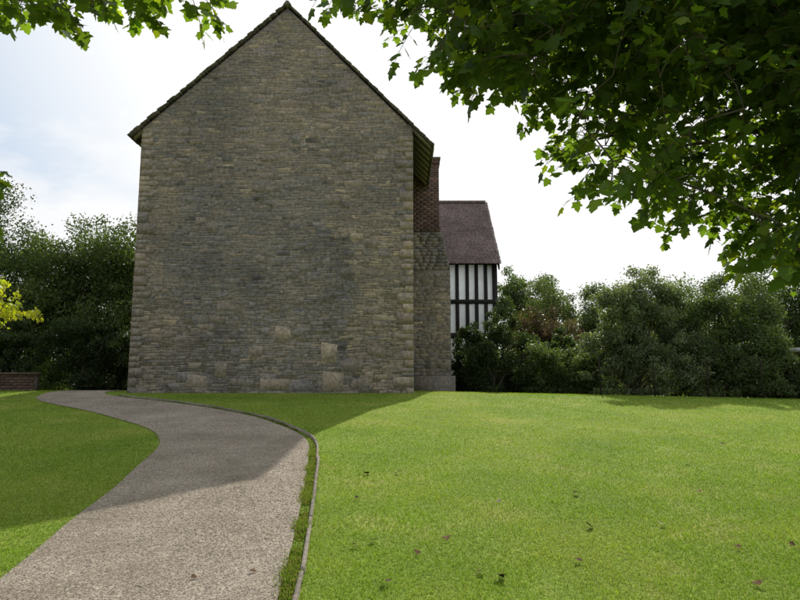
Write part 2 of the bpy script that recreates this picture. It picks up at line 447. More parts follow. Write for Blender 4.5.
def tile_slope(mb, top, bot, axis, length, rowh, tw, thick, cols, jx=0.03, var=0.2, lip=0.012):
    top, bot, axis = Vector(top), Vector(bot), Vector(axis).normalized()
    d = bot-top; Ln = d.length; d.normalize(); nrm = axis.cross(d)
    if nrm.z < 0: nrm = -nrm
    rows = int(Ln/rowh)
    for r in range(rows+1):
        s0 = Ln-(r+1)*rowh; s1 = s0+rowh*1.25
        s1 = min(s1, Ln+0.02)
        if s1 <= 0.01: break
        s0 = max(s0, -0.02)
        t = rng.uniform(-jx, jx)
        end = length+rng.uniform(-jx, jx)
        while t < end-0.02:
            w = tw*rng.uniform(0.8, 1.2); t2 = min(t+w, end)
            lift = rng.uniform(0.0, 0.008)
            a = top+d*s0+axis*(t+0.002); b_ = top+d*(s1+rng.uniform(-0.01, 0.01))+axis*(t+0.002)
            wv = axis*(t2-t-0.004)
            lo0 = -nrm*thick
            p = [a+lo0, a+wv+lo0, b_+wv+lo0+nrm*lift, b_+lo0+nrm*lift]
            q = [v+nrm*thick for v in p]
            q[2] += nrm*lip; q[3] += nrm*lip
            c = np.array(cols[rng.integers(len(cols))])*rng.uniform(1-var, 1+var)
            mb.hexa(p+q, tuple(c))
            t = t2
RT = [(0.17,0.15,0.125),(0.14,0.12,0.10),(0.20,0.17,0.13),(0.12,0.11,0.09)]
mb = MB()
tile_slope(mb, (AX, CY0-0.09, AZ-0.04), (0.87, CY0-0.09, roofz(0.87)-0.04), (0, 1, 0), CY1-CY0+0.1, 0.11, 0.3, 0.018, RT, jx=0.03, lip=0.005)
tile_slope(mb, (AX, CY0-0.09, AZ-0.04), (-6.98, CY0-0.09, roofz(-6.98)-0.04), (0, 1, 0), CY1-CY0+0.1, 0.11, 0.3, 0.018, RT, jx=0.03, lip=0.005)
for k in range(30):
    y = CY0-0.10+k*0.33
    mb.hexa([(AX-0.11, y, AZ-0.13), (AX+0.11, y, AZ-0.13), (AX+0.11, y+0.32, AZ-0.13), (AX-0.11, y+0.32, AZ-0.13),
             (AX-0.03, y, AZ-0.01), (AX+0.03, y, AZ-0.01), (AX+0.03, y+0.32, AZ-0.01), (AX-0.03, y+0.32, AZ-0.01)], RT[k % 4])
roof = child('roof', mb.mesh('roof', TILE), chapel)
def rafter_mesh(xa, xb, y0, y1, col, off=0.07, th=0.09):
    mb = MB(); za, zb = roofz(xa)-off, roofz(xb)-off
    mb.hexa([(xa, y0, za-th), (xb, y0, zb-th), (xb, y1, zb-th), (xa, y1, za-th), (xa, y0, za), (xb, y0, zb), (xb, y1, zb), (xa, y1, za)], col)
    return mb.mesh('rafter', WOOD)
DK = (0.34, 0.29, 0.24)
y = CY0+0.12
mr = rafter_mesh(CX1-0.1, 0.80, 0, 0.10, DK); ml = rafter_mesh(-6.91, CX0+0.1, 0, 0.10, DK)
while y < CY1-0.2:
    for mm in (mr, ml):
        o = new_obj('rafter', mm, chapel); o.location = -Vector(chapel.location)+Vector((0, y, 0))
    y += 0.42
# chimney with stone breast and brick shaft
chim = bpy.data.objects.new('chimney', None); COL.objects.link(chim)
chim.parent = chapel; chim.location = (0.9+3.15, 20-16, 1.5-1.5)
mb = MB()
BY0, BY1 = 19.2, 20.6
mb.box(0.30, 1.50, BY0, BY1, 1.2, 5.2, MORT)
mb.hexa([(0.30,BY0,5.2),(1.50,BY0,5.2),(1.50,BY1,5.2),(0.30,BY1,5.2),(0.33,BY0+0.1,6.42),(1.25,BY0+0.1,6.42),(1.25,BY1-0.1,6.42),(0.33,BY1-0.1,6.42)], (0.2,0.17,0.14))
mb.box(0.30, 1.62, BY0-0.1, BY1+0.1, 1.2, 2.05, (0.22,0.195,0.165))
def sl(a, b_): return (0.33, 1.50)
rubble(mb, Vector((0, BY0, 0)), U, D, sl, 2.06, 5.12, side_col, 0.05, 0.11, 0.12, 0.4)
rubble(mb, Vector((1.50, 0, 0)), Vector((0, 1, 0)), Vector((1, 0, 0)), lambda a, b: (BY0, BY1), 2.06, 5.12, side_col, 0.09, 0.17, 0.16, 0.4)
z = 5.22
while z < 6.35:
    f = (z-5.2)/1.22; y0 = BY0+0.1*f; u = 0.33; hh = rng.uniform(0.06, 0.13)
    while u < 1.50-0.25*f-0.05:
        w = min(rng.uniform(0.12, 0.38), 1.50-0.25*f-u)
        e = 0.006+0.005*rng.random()
        mb.hexa([(u+.004, y0-e, z+.003), (u+w-.004, y0-e, z+.003), (u+w-.004, y0+.1, z+.003), (u+.004, y0+.1, z+.003),
                 (u+.004, y0-e+.08*hh, z+hh-.003), (u+w-.004, y0-e+.08*hh, z+hh-.003), (u+w-.004, y0+.1, z+hh-.003), (u+.004, y0+.1, z+hh-.003)], tuple(side_col(u, z)*0.95)); u += w
    z += hh
def cchild(name, mesh):
    o = new_obj(name, mesh, chim); o.location = (-0.9, -20, -1.5); return o
cchild('chimney_breast', mb.mesh('chimney_breast', STONE))
mb = MB()
z = 6.42; row = 0
BR = [(0.165,0.10,0.088),(0.145,0.09,0.08),(0.185,0.118,0.102),(0.13,0.09,0.08)]
mb.box(0.40, 1.19, BY0+0.12, BY1-0.12, 6.38, 8.72, (0.15,0.115,0.10))
while z < 8.70:
    ex = 0.03 if z > 8.5 or (6.4 < z < 6.55) else 0.0
    x0, x1, y0, y1 = 0.385, 1.20+ex, BY0+0.11-ex, BY1-0.11+ex
    t = x0-(0.11 if row % 2 else 0)
    while t < x1:
        a, b_ = max(t, x0), min(t+0.22, x1)
        if b_-a > 0.03:
            for (ya, yb) in ((y0, y0+0.05), (y1-0.05, y1)):
                mb.box(a+0.002, b_-0.002, ya, yb, z+0.002, z+0.072, tuple(np.array(BR[rng.integers(4)])*rng.uniform(0.93, 1.07)))
        t += 0.22
    t = y0+0.051-(0.11 if row % 2 else 0)
    while t < y1-0.051:
        a, b_ = max(t, y0+0.051), min(t+0.22, y1-0.051)
        if b_-a > 0.03:
            for (xa, xb) in ((x0, x0+0.05), (x1-0.05, x1)):
                mb.box(xa, xb, a+0.002, b_-0.002, z+0.002, z+0.072, tuple(np.array(BR[rng.integers(4)])*rng.uniform(0.93, 1.07)))
        t += 0.22
    z += 0.074; row += 1
mb.box(0.37, 1.25, BY0+0.06, BY1-0.06, z+0.002, z+0.06, (0.2,0.18,0.15))
cchild('chimney_shaft', mb.mesh('chimney_shaft', attr_mat('old_brick', nscale=5, bump=0.3)))

# ------------------------------------------------------------ timber framed house
house = empty('timber_framed_house', (1, 26, 1.5), 'black and white timber framed house with red tiled roof', 'house')
HX0, HX1, HY0, HY1 = -4.0, 3.9, 26.0, 33.0
PLAST = attr_mat('white_plaster', nscale=5, nlo=0.9, nhi=1.05, bump=0.1, biglo=0.9)
mb = MB(); PW = (0.80, 0.80, 0.78)
mb.box(HX0, HX1, HY0, HY1, 1.2, 6.85, PW)
b = mb.verts([(HX1, HY0, 6.85), (HX1, HY1, 6.85), (HX1, 29.5, 10.1), (HX0, HY0, 6.85), (HX0, HY1, 6.85), (HX0, 29.5, 10.1)], PW)
mb.f3 += [[b, b+1, b+2], [b+4, b+3, b+5]]
child('wall', mb.mesh('wall', PLAST), house)
mb = MB(); BK = (0.022, 0.02, 0.018)
for x in (0.95, 1.42, 1.87, 2.31, 2.72, 3.10, 3.47):
    j = rng.uniform(-0.02, 0.02); j2 = rng.uniform(-0.025, 0.025); y0, y1 = HY0-0.035, HY0+0.01
    mb.hexa([(x-.075+j, y0, 1.7), (x+.075+j, y0, 1.7), (x+.075+j, y1, 1.7), (x-.075+j, y1, 1.7),
             (x-.07+j2, y0, 6.7), (x+.07+j2, y0, 6.7), (x+.07+j2, y1, 6.7), (x-.07+j2, y1, 6.7)], BK)
mb.box(3.74, 3.94, HY0-0.04, HY0+0.2, 1.7, 6.70, BK)
for z, h in ((6.70, 0.18), (5.1, 0.17), (3.7, 0.22), (1.62, 0.2)):
    mb.box(0.4, 3.945, HY0-0.045, HY0+0.01, z, z+h, BK)
y = HY0+0.55
while y < HY1:
    mb.box(HX1-0.01, HX1+0.03, y, y+0.16, 1.7, 6.7, BK); y += 0.6
for z in (6.68, 5.1, 3.7): mb.box(HX1-0.01, HX1+0.035, HY0+0.21, HY1, z, z+0.2, BK)
child('timber_frame', mb.mesh('timber_frame', attr_mat('black_timber', rough=0.7, bump=0.2)), house)
mb = MB(); RR = [(0.195,0.145,0.14),(0.185,0.138,0.133),(0.205,0.152,0.146),(0.178,0.135,0.13)]
tile_slope(mb, (HX0, 29.5, 10.35), (HX0, 25.7, 6.72), (1, 0, 0), HX1-HX0+0.18, 0.11, 0.17, 0.03, RR, jx=0.010, var=0.06, lip=0.005)
tile_slope(mb, (HX0, 29.5, 10.35), (HX0, 33.3, 6.72), (1, 0, 0), HX1-HX0+0.18, 0.3, 0.4, 0.04, RR, jx=0.015)
for k in range(20):
    x = HX0+k*0.4; mb.box(x, x+0.39, 29.38, 29.62, 10.3, 10.42, RR[k % 4])
child('roof', mb.mesh('roof', TILE), house)
mb = MB()
for s in (-1, 1):
    y1 = 29.5+s*3.75
    mb.hexa([(HX1+0.06, 29.5, 10.08), (HX1+0.12, 29.5, 10.08), (HX1+0.12, y1, 6.45), (HX1+0.06, y1, 6.45),
             (HX1+0.06, 29.5, 10.27), (HX1+0.12, 29.5, 10.27), (HX1+0.12, y1, 6.66), (HX1+0.06, y1, 6.66)], (0.05,0.045,0.04))
child('bargeboard', mb.mesh('bargeboard', WOOD), house)

# ------------------------------------------------------------ foliage
LEAF = leaf_mat('foliage_leaf', trans=0.45)
BARK = attr_mat('bark', nscale=12, bump=0.8, bscale=25)
def leaf_quads(P, size, col, droop=0.3):
    n = len(P)
    d = rng.normal(0, 1, (n, 3)); d[:, 2] -= droop; d /= np.linalg.norm(d, axis=1)[:, None]
    r = rng.normal(0, 1, (n, 3)); s = np.cross(d, r); s /= np.linalg.norm(s, axis=1)[:, None]
    Ln = size*rng.uniform(0.6, 1.3, n)[:, None]
    V = np.stack([P, P+d*Ln*0.5+s*Ln*0.28, P+d*Ln, P+d*Ln*0.45-s*Ln*0.28], 1).reshape(-1, 3)
    F = np.arange(4*n).reshape(-1, 4)
    return V, F, np.repeat(col, 4, 0)
def clump_cloud(blobs, nclump, nleaf, base, var=0.35, hue=None, tight=0.40):
    vols = np.array([r[0]*r[1]*r[2] for _, r in blobs]); pr_ = vols/vols.sum()
    bi = rng.choice(len(blobs), nclump, p=pr_)
    C = []; R = []
    for k in bi:
        c, r = blobs[k]; d = rng.normal(0, 1, 3); d /= np.linalg.norm(d)
        rad = rng.random()**0.42*rng.uniform(0.85, 1.12)
        C.append(np.array(c)+d*np.array(r)*rad); R.append(min(r)*rng.uniform(0.12, tight))
    C = np.array(C); R = np.array(R)
    ci = rng.choice(nclump, nleaf, p=R**2/np.sum(R**2))
    d = rng.normal(0, 1, (nleaf, 3)); d /= np.linalg.norm(d, axis=1)[:, None]
    rr = R[ci]*(rng.random(nleaf)**0.45)*rng.uniform(0.8, 1.45, nleaf)
    P = C[ci]+d*rr[:, None]*np.array([1.15, 1.15, 0.9])
    cb = rng.uniform(1-var, 1+var, nclump)[ci]
    col = np.array(base)[None]*cb[:, None]*rng.uniform(0.75, 1.3, (nleaf, 1))
    if hue is not None:
        q = rng.random(nclump)[ci][:, None]*0.8
        col = col*(1-q)+np.array(hue)[None]*q*rng.uniform(0.75, 1.25, (nleaf, 1))
    P[:, 2] = np.maximum(P[:, 2], gz(P[:, 0], P[:, 1])+0.03+0.15*rng.random(nleaf))
    return P, col
def plant(name, x, y, blobs, nclump, nleaf, size, base, label, cat, trunk=0.1, hue=None, var=0.35, tight=0.40):
    g = float(gz(x, y))
    e = empty(name, (x, y, g), label, cat)
    P, col = clump_cloud(blobs, nclump, nleaf, base, var, hue, tight)
    V, F, c = leaf_quads(P, size, col)
    child('crown' if 'tree' in name else 'foliage', np_mesh('foliage', V, F, c, LEAF), e)
    mb = MB()
    for (cx, cy, cz), r in blobs:
        for k in range(3):
            tx, ty, tz = cx+rng.uniform(-.6, .6)*r[0], cy+rng.uniform(-.6, .6)*r[1], cz+rng.uniform(0, .6)*r[2]
            mx = [(x+rng.uniform(-.05, .05), y, g-0.1), (x+(tx-x)*0.25, y+(ty-y)*0.25, g+(tz-g)*0.4), (x+(tx-x)*0.6, y+(ty-y)*0.6, g+(tz-g)*0.75), (tx, ty, tz)]
            mb.tube(mx, trunk, trunk*0.2, 6, (0.09, 0.075, 0.06))
    child('trunk' if 'tree' in name else 'stem', mb.mesh('trunk', BARK, True), e)
    return e
G1 = (0.08, 0.11, 0.04); G2 = (0.045, 0.065, 0.026); GG = (0.16, 0.18, 0.115); YE = (0.46, 0.41, 0.03)  # shrub greens lightened to stand in for haze in the air
# left side of the chapel
plant('tree', -10.4, 22, [((-10.2,22,5.1),(1.7,1.6,2.6)),((-12.0,21.5,4.6),(1.4,1.4,2.3)),((-8.9,21.5,4.3),(1.1,1.2,2.5)),((-9.6,21.5,2.6),(1.4,1,1.3)),((-11.6,21.5,2.6),(1.4,1,1.3))], 300, 80000, 0.10, G1, 'broad leafy green tree behind the lawn beside the chapel', 'tree', 0.14, hue=(0.13,0.16,0.06))
plant('tree', -14.2, 22, [((-14.0,22,5.2),(2.2,1.8,3.2)),((-13.6,22,3),(2.2,1.5,1.6))], 170, 44000, 0.10, G2, 'dark green tree with dense crown near the brick wall', 'tree', 0.16)
plant('shrub', -9.3, 19.2, [((-9.3,19.2,2.6),(0.9,0.8,1.4)),((-8.3,20,2.3),(0.8,0.8,1.2))], 90, 26000, 0.08, G2, 'dark evergreen shrub in the shade of the chapel', 'shrub', 0.05)
plant('shrub', -11.6, 18.6, [((-11.6,18.6,2.6),(1.6,0.7,1.3))], 80, 22000, 0.08, G2, 'dark rounded shrub behind the low brick wall', 'shrub', 0.05)
plant('tree', -9.9, 14.6, [((-8.9,14.6,3.40),(0.75,0.8,0.16)),((-9.1,14.5,3.75),(0.6,0.8,0.14)),((-9.6,14.6,4.1),(0.6,0.8,0.25)),((-10.0,14.6,3.3),(0.9,0.8,0.4))], 170, 8000, 0.11, YE, 'small golden yellow leaved tree beside the lawn', 'tree', 0.03, var=0.35, hue=(0.26,0.32,0.05), tight=1.0)
# right side
plant('shrub', 2.9, 20.2, [((2.4,20.0,2.4),(0.75,0.6,1.2)),((3.2,20.4,2.9),(0.7,0.6,1.6)),((3.9,20.4,2.4),(0.6,0.6,1.1))], 120, 38000, 0.07, G2, 'dark ivy covered shrub at the foot of the chimney', 'shrub', 0.04)
plant('shrub', 5.0, 20, [((4.6,20,2.2),(1.0,0.7,0.95)),((5.6,20,2.2),(1.0,0.7,1.0))], 110, 34000, 0.07, G1, 'low green garden hedge shrub near the timber house', 'shrub', 0.04, hue=(0.12,0.15,0.06))
plant('tree', 5.2, 32, [((5.4,32,5.4),(1.7,1.3,2.5)),((7.0,32,5.0),(1.6,1.2,2.2))], 120, 28000, 0.12, G1, 'green tree standing behind the timber framed house', 'tree', 0.12)
plant('tree', 5.2, 24.5, [((5.2,24.5,3.7),(1.0,0.8,1.4)),((6.1,24.5,3.4),(0.9,0.8,1.2))], 90, 14000, 0.09, (0.085,0.05,0.042), 'small copper leaved tree with dark red brown foliage', 'tree', 0.05, hue=(0.07,0.08,0.035))
plant('tree', 7.0, 28, [((6.8,28,4.5),(1.6,1.2,2.1)),((8.8,28,4.5),(1.7,1.2,2.1)),((11,28,4.5),(1.7,1.2,2.0))], 170, 42000, 0.10, G1, 'broad green tree behind the garden shrubs', 'tree', 0.1, hue=(0.12,0.14,0.07))
plant('tree', 6.7, 18.8, [((6.3,18.8,3.3),(0.95,0.8,1.7)),((7.4,19,3.6),(0.95,0.8,1.75)),((6.6,18.5,2.1),(1.3,0.7,0.9)),((8.0,18.5,2.5),(1.0,0.7,1.2))], 230, 64000, 0.075, GG, 'grey green bushy tree with airy leaves beside the railings', 'tree', 0.05, hue=(0.11,0.14,0.06))
plant('tree', 9.2, 19, [((8.7,19,3.2),(0.95,0.8,1.6)),((9.9,19,3.4),(1.05,0.8,1.8)),((9.0,18.5,2.0),(1.2,0.7,0.9)),((10.5,18.5,2.2),(1.1,0.7,1.1))], 210, 60000, 0.08, G1, 'dense green tree behind the railings on the lawn edge', 'tree', 0.05, hue=(0.12,0.15,0.07))
plant('shrub', 11.8, 18.6, [((11.4,18.6,1.85),(1.1,0.7,0.7)),((12.7,18.6,1.75),(1.1,0.7,0.62)),((14.4,18.6,2.1),(1.3,0.7,1.0))], 140, 42000, 0.075, G2, 'dark green hedge shrub in front of a shed', 'shrub', 0.04)
plant('tree', 11.6, 22.8, [((11.2,22.8,3.7),(1.6,1.2,2.2)),((13.0,23,4.0),(1.6,1.2,2.3)),((15.0,23,4.2),(1.8,1.2,2.6))], 220, 56000, 0.09, G1, 'spreading green tree behind the shed', 'tree', 0.1)
bl = [((x, 21.6+0.4*math.sin(x*2), 2.2+0.25*math.sin(x*1.7)), (0.9, 0.6, 1.2+0.2*math.sin(x*2.9))) for x in np.arange(2.2, 11.2, 0.9)]
P, col = clump_cloud(bl, 300, 64000, G2, 0.35, hue=G1)
V, F, c = leaf_quads(P, 0.10, col)
new_obj('hedge', np_mesh('hedge', V, F, c, LEAF), label='long dense dark green garden hedge behind the shrubs', category='hedge')
bl = []
for k in range(60):
    x = -75+k*2.6; bl.append(((x, 52+rng.uniform(-4, 4), 2.8+rng.uniform(-.5, .8)), (2.4, 2.0, rng.uniform(2.2, 3.6))))
P, col = clump_cloud(bl, 1500, 80000, G1, 0.3, hue=(0.10, 0.12, 0.06))
V, F, c = leaf_quads(P, 0.45, col)
new_obj('woodland', np_mesh('woodland', V, F, c, LEAF), kind='stuff', label='distant line of green trees behind the gardens', category='woodland')

# low brick wall, shed, railings
mb = MB()
z = 1.45; row = 0
while z < 2.0:
    t = -16.0-(0.11 if row % 2 else 0)
    while t < -9.7:
        a, b_ = max(t, -16.0), min(t+0.22, -9.7)
        if b_-a > 0.03: mb.box(a+0.004, b_-0.004, 17.4, 17.62, z+0.004, z+0.07, tuple(np.array(BR[rng.integers(4)])*rng.uniform(0.45, 0.75)))
        t += 0.22
    z += 0.074; row += 1
mb.box(-16, -9.7, 17.41, 17.61, 1.4, z-0.01, (0.11,0.09,0.08))
mb.box(-16.02, -9.68, 17.37, 17.65, z, z+0.06, (0.12,0.09,0.075))
new_obj('brick_wall', mb.mesh('brick_wall', attr_mat('garden_brick', nscale=20)), label='low red brick garden wall below shrubs', category='wall')

shed = empty('garden_shed', (12.8, 20.5, 1.4), 'low garden shed with pale grey roof behind a hedge', 'shed')
mb = MB()
for k in range(13):
    mb.box(12.1, 14.4, 19.7-0.012*(k % 2), 21.2, 1.3+k*0.11, 1.405+k*0.11, (0.07,0.055,0.045))
child('wall', mb.mesh('wall', WOOD), shed)
mb = MB()
mb.hexa([(11.9,19.5,2.78),(14.6,19.5,2.78),(14.6,21.4,2.84),(11.9,21.4,2.84),(11.9,19.5,2.90),(14.6,19.5,2.90),(14.6,21.4,2.96),(11.9,21.4,2.96)], (0.6,0.6,0.6))
child('roof', mb.mesh('roof', attr_mat('felt_roof', nscale=6, bump=0.2)), shed)

METAL = attr_mat('rusty_iron', rough=0.8, nscale=30, bump=0.1, spec=0.05)
fence = empty('metal_fence', (9, 17, 1.4), 'thin dark iron estate railings along the lawn edge', 'fence')
xs = np.arange(5.2, 15.0, 1.4)
for hz in (0.3, 0.6, 0.9):
    mb = MB()
    mb.tube([(x, 17, float(gz(x, 17))+hz) for x in xs], 0.006, 0.006, 6, (0.03,0.026,0.02))
    child('rail', mb.mesh('rail', METAL), fence)
mb = MB(); mb.box(-0.018, 0.018, -0.006, 0.006, -0.2, 1.0, (0.03,0.026,0.02))
pm = mb.mesh('post', METAL)
for x in xs:
    o = new_obj('post', pm, fence); o.location = (x-9, 0.014, float(gz(x, 17))-1.4)

# ------------------------------------------------------------ lobed-leaf trees near the viewer
half = [(0.0,0.0),(0.12,-0.08),(0.34,-0.08),(0.54,0.0),(0.46,0.13),(0.52,0.22),(0.74,0.46),(0.58,0.49),(0.44,0.50),(0.34,0.55),(0.34,0.72),(0.17,0.87),(0.0,1.05)]
outl = half + [(-x, y) for x, y in half[-2:0:-1]]
LV = [(0.0, 0.34, 0.0)] + [(x, y, -0.22*abs(x) - 0.12*y*y) for x, y in outl]
LV = np.array(LV); no = len(outl)
LF = np.array([(0, 1+k, 1+(k+1) % no) for k in range(no)])
MAPLE = leaf_mat('maple_leaf', trans=0.6, tcol=(2.2, 2.4, 0.5), rough=0.45, spec=0.25)
def maple_leaves(P, Dr, Nm, S, col):
    n = len(P)
    Dr = Dr/np.linalg.norm(Dr, axis=1)[:, None]
    Sx = np.cross(Dr, Nm); Sx /= np.linalg.norm(Sx, axis=1)[:, None]; Nn = np.cross(Sx, Dr)
    lv = LV[None]*S[:, None, None]
    curl = rng.uniform(-0.5, 1.5, n)[:, None]
    V = P[:, None]+lv[..., 0:1]*Sx[:, None]*rng.uniform(0.8, 1.1, (n, 1, 1))+lv[..., 1:2]*Dr[:, None]+(lv[..., 2]*curl)[..., None]*Nn[:, None]
    F = (LF[None]+(np.arange(n)*len(LV))[:, None, None]).reshape(-1, 3)
    return V.reshape(-1, 3), F, np.repeat(col, len(LV), 0)

def broad_tree(loc, limbs, twig_bases, label, twig_len=(0.3, 0.6), lpt=(8, 15), base=(0.06, 0.095, 0.02), size=(0.055, 0.12)):
    g = float(gz(loc[0], loc[1]))
    e = empty('maple_tree', (loc[0], loc[1], g), label, 'tree')
    mb = MB(); skel = []
    for pts, r0, r1 in limbs:
        pts = [Vector(p) for p in pts]
        dense = []
        for a, b_ in zip(pts[:-1], pts[1:]):
            nseg = max(2, int((b_-a).length/0.25))
            for k in range(nseg): dense.append(a.lerp(b_, k/nseg)+Vector(rng.normal(0, 0.015, 3)))
        dense.append(pts[-1])
        mb.tube(dense, r0, r1, 8, (0.10,0.085,0.07))
        skel += [tuple(p) for p in dense[3:]]
    cap = 9000+len(skel); S = np.zeros((cap, 3)); ns = len(skel); S[:ns] = np.array(skel)
    trunkp = np.array(loc+(4.0,))
    B = np.array(twig_bases)
    dmin = np.array([np.min(np.sum((S[:ns]-b_)**2, 1)) for b_ in B])
    B = B[np.argsort(dmin)]
    LP, LD, LN, LS, LC = [], [], [], [], []
    for b_ in B:
        dd = np.sum((S[:ns]-b_)**2, 1); q = S[np.argmin(dd)]
        dist = math.sqrt(dd.min())
        if dist > 0.08:
            mid = (q+b_)/2+np.array([0, 0, 0.06*dist])+rng.normal(0, 0.04*dist, 3)
            rr = 0.005+0.008*min(dist, 2)
            mb.tube([q, mid, b_], rr, 0.004, 5, (0.09,0.075,0.06))
            for t in (0.33, 0.66, 1.0):
                if ns < cap: S[ns] = q*(1-t)+b_*t; ns += 1
        out_ = b_-trunkp; out_[2] *= 0.2; out_ /= np.linalg.norm(out_)+1e-6
        d = out_*0.7+rng.normal(0, 0.6, 3)+np.array([0, 0, -0.05]); d /= np.linalg.norm(d)
        Lt = rng.uniform(*twig_len); nseg = 5; pts = [b_.copy()]; p = b_.copy()
        for k in range(nseg):
            d = d+np.array([0, 0, -0.10]); d /= np.linalg.norm(d); p = p+d*Lt/nseg; pts.append(p.copy())
        mb.tube(pts, 0.004, 0.002, 4, (0.12,0.10,0.06))
        nl = rng.integers(*lpt); tb = rng.uniform(0.7, 1.25)
        for k in range(nl):
            t = (k+0.6)/nl*nseg; a = int(min(t, nseg-1)); f = t-a
            q = pts[a]*(1-f)+pts[a+1]*f
            side = np.cross(d, [0, 0, 1.0]); side /= np.linalg.norm(side)+1e-6
            ld = d*0.6+side*(1 if k % 2 else -1)*rng.uniform(0.4, 1.1)+np.array([0, 0, -0.4])+rng.normal(0, 0.35, 3)
            if k == nl-1: ld = d+np.array([0, 0, -0.5])
            ld /= np.linalg.norm(ld)
            pet = rng.uniform(0.03, 0.08); q2 = q+ld*pet+np.array([0, 0, 0.01])
            mb.tube([q, q2], 0.0013, 0.001, 3, (0.2,0.12,0.06))
            LP.append(q2); LD.append(ld); LN.append(np.array([0, -0.25, 1.0])+rng.normal(0, 0.55, 3)); LS.append(rng.uniform(*size))
            cc = np.array(base)*tb*rng.uniform(0.8, 1.25)
            if rng.random() < 0.12: cc = cc*np.array([1.9, 1.5, 1.0])
            LC.append(cc)
    V, F, c = maple_leaves(np.array(LP), np.array(LD), np.array(LN), np.array(LS), np.array(LC))
    child('crown', np_mesh('crown', V, F, c, MAPLE), e)
    child('trunk', mb.mesh('trunk', BARK, True), e)
    return len(LP)

ux = np.array([-0.9, -0.7, -0.5, -0.3, 0.0, 0.3, 0.5, 0.9, 1.2, 1.45, 1.6, 1.8, 2.0, 2.3, 2.6, 3.0, 3.4, 5.0, 12])
uz = np.array([5.9, 5.6, 5.15, 4.95, 4.68, 4.66, 4.52, 4.25, 4.15, 4.0, 3.5, 3.15, 3.25, 3.2, 2.88, 2.75, 2.5, 2.45, 2.8])
bases = []
tries = 0
while len(bases) < 2150 and tries < 200000:
    tries += 1
    y = rng.uniform(4.5, 7.4); x = rng.uniform(-0.7, 5.2); z = rng.uniform(2.4, 6.6)
    f = y/5.5; u = x/f; lim = 1.6+(np.interp(u, ux, uz)-1.6)*f
    if z < lim+0.18: continue
    nn = mnoise.noise(Vector((x*1.25, y*0.4, z*1.5)))
    depth = z-lim
    dens = 0.5 + 0.5*min(depth/0.8, 1)
    if nn < (-0.12 if u < 2.3 else -0.24): continue
    if u > 1.2 and z < 1.6+(4.3-1.6)*f: dens *= (0.38 if u < 2.3 else 0.62)
    if rng.random() > dens: continue
    bases.append((x, y, z))
for k in range(560):
    th = rng.uniform(0, 6.28); r = 4.2*math.sqrt(rng.random())
    x, y, z = 6.2+r*math.cos(th), 3.0+r*math.sin(th)*0.9, rng.uniform(3.6, 9.0)
    if y > 4.2 and x < 5.0: continue
    if y > 4.2 and z < 3.6+0.3*(y-4.2): continue
    bases.append((x, y, z))
limbs = [([(6.2,2.4,0.0),(6.25,2.4,1.5),(6.1,2.5,3.0),(6.1,2.6,5.0),(6.3,2.7,7.0),(6.2,2.8,8.6)], 0.28, 0.06),
         ([(6.1,2.5,2.9),(5.2,3.6,4.0),(4.0,4.8,4.9),(2.6,5.6,5.3),(1.2,5.8,5.5),(-0.1,5.8,5.6)], 0.11, 0.012),
         ([(6.1,2.5,3.3),(5.5,4.0,4.0),(4.6,5.6,4.4),(3.6,6.2,4.2),(2.6,6.3,4.0)], 0.09, 0.012),
         ([(6.1,2.6,4.4),(5.0,4.2,5.6),(3.5,5.6,6.2),(2.0,6.4,6.4)], 0.09, 0.015),
         ([(6.1,2.5,2.5),(5.6,4.4,3.2),(4.9,5.8,3.4),(4.0,6.2,3.2),(3.4,6.2,3.0)], 0.07, 0.01),
         ([(6.1,2.6,5.0),(7.5,3.8,6.2),(8.8,4.4,7.2)], 0.09, 0.02), ([(6.1,2.6,4.6),(6.8,0.9,5.8),(7.6,-0.4,6.8)], 0.09, 0.02),
         ([(6.1,2.6,5.2),(4.6,1.8,6.4),(3.4,1.2,7.0)], 0.09, 0.02)]
nA = broad_tree((6.2, 2.4), limbs, bases, 'large maple tree with overhanging lobed green leaves')
bases = []
lx = np.array([-4.2, -3.3, -2.95, -2.6, -2.4, -2.2, -1.9, -1.7, -1.5, -1.35, -1.2])
lz = np.array([4.50, 4.62, 4.50, 4.62, 4.68, 4.62, 4.78, 4.66, 4.66, 5.0, 5.6])
tries = 0
while len(bases) < 140 and tries < 40000:
    tries += 1
    y = rng.uniform(4.4, 5.9); x = rng.uniform(-4.2, -1.65); z = rng.uniform(4.4, 5.6)
    f = y/5.0; lim = 1.6+(np.interp(x/f, lx, lz)-1.6)*f
    if z < lim+0.15: continue
    bases.append((x, y, z))
for k in range(9): bases.append((-4.95+rng.uniform(-.2, .1), 7.4+rng.uniform(-.3, .3), rng.uniform(3.75, 4.3)))
for k in range(200):
    th = rng.uniform(0, 6.28); r = 2.5*math.sqrt(rng.random())
    bases.append((-8.0+r*math.cos(th), 2.8+r*math.sin(th), rng.uniform(4.4, 8.0)))
limbs = [([(-8.2,2.6,0.1),(-8.1,2.6,1.8),(-8.0,2.7,3.4),(-8.0,2.8,5.5),(-8.0,2.8,7.5)], 0.2, 0.04),
         ([(-8.0,2.7,3.2),(-6.4,3.8,4.9),(-4.4,4.9,5.3),(-2.8,5.2,5.5),(-1.9,5.2,5.4)], 0.08, 0.012),
         ([(-8.0,2.7,3.0),(-7.0,5.4,4.0),(-5.5,7.2,4.2)], 0.05, 0.012),
         ([(-8.0,2.8,5.0),(-8.9,1.8,6.2)], 0.07, 0.02)]
nB = broad_tree((-8.2, 2.6), limbs, bases, 'maple tree with a leafy branch reaching over the path', twig_len=(0.22, 0.42), size=(0.06, 0.12), base=(0.08, 0.12, 0.024))

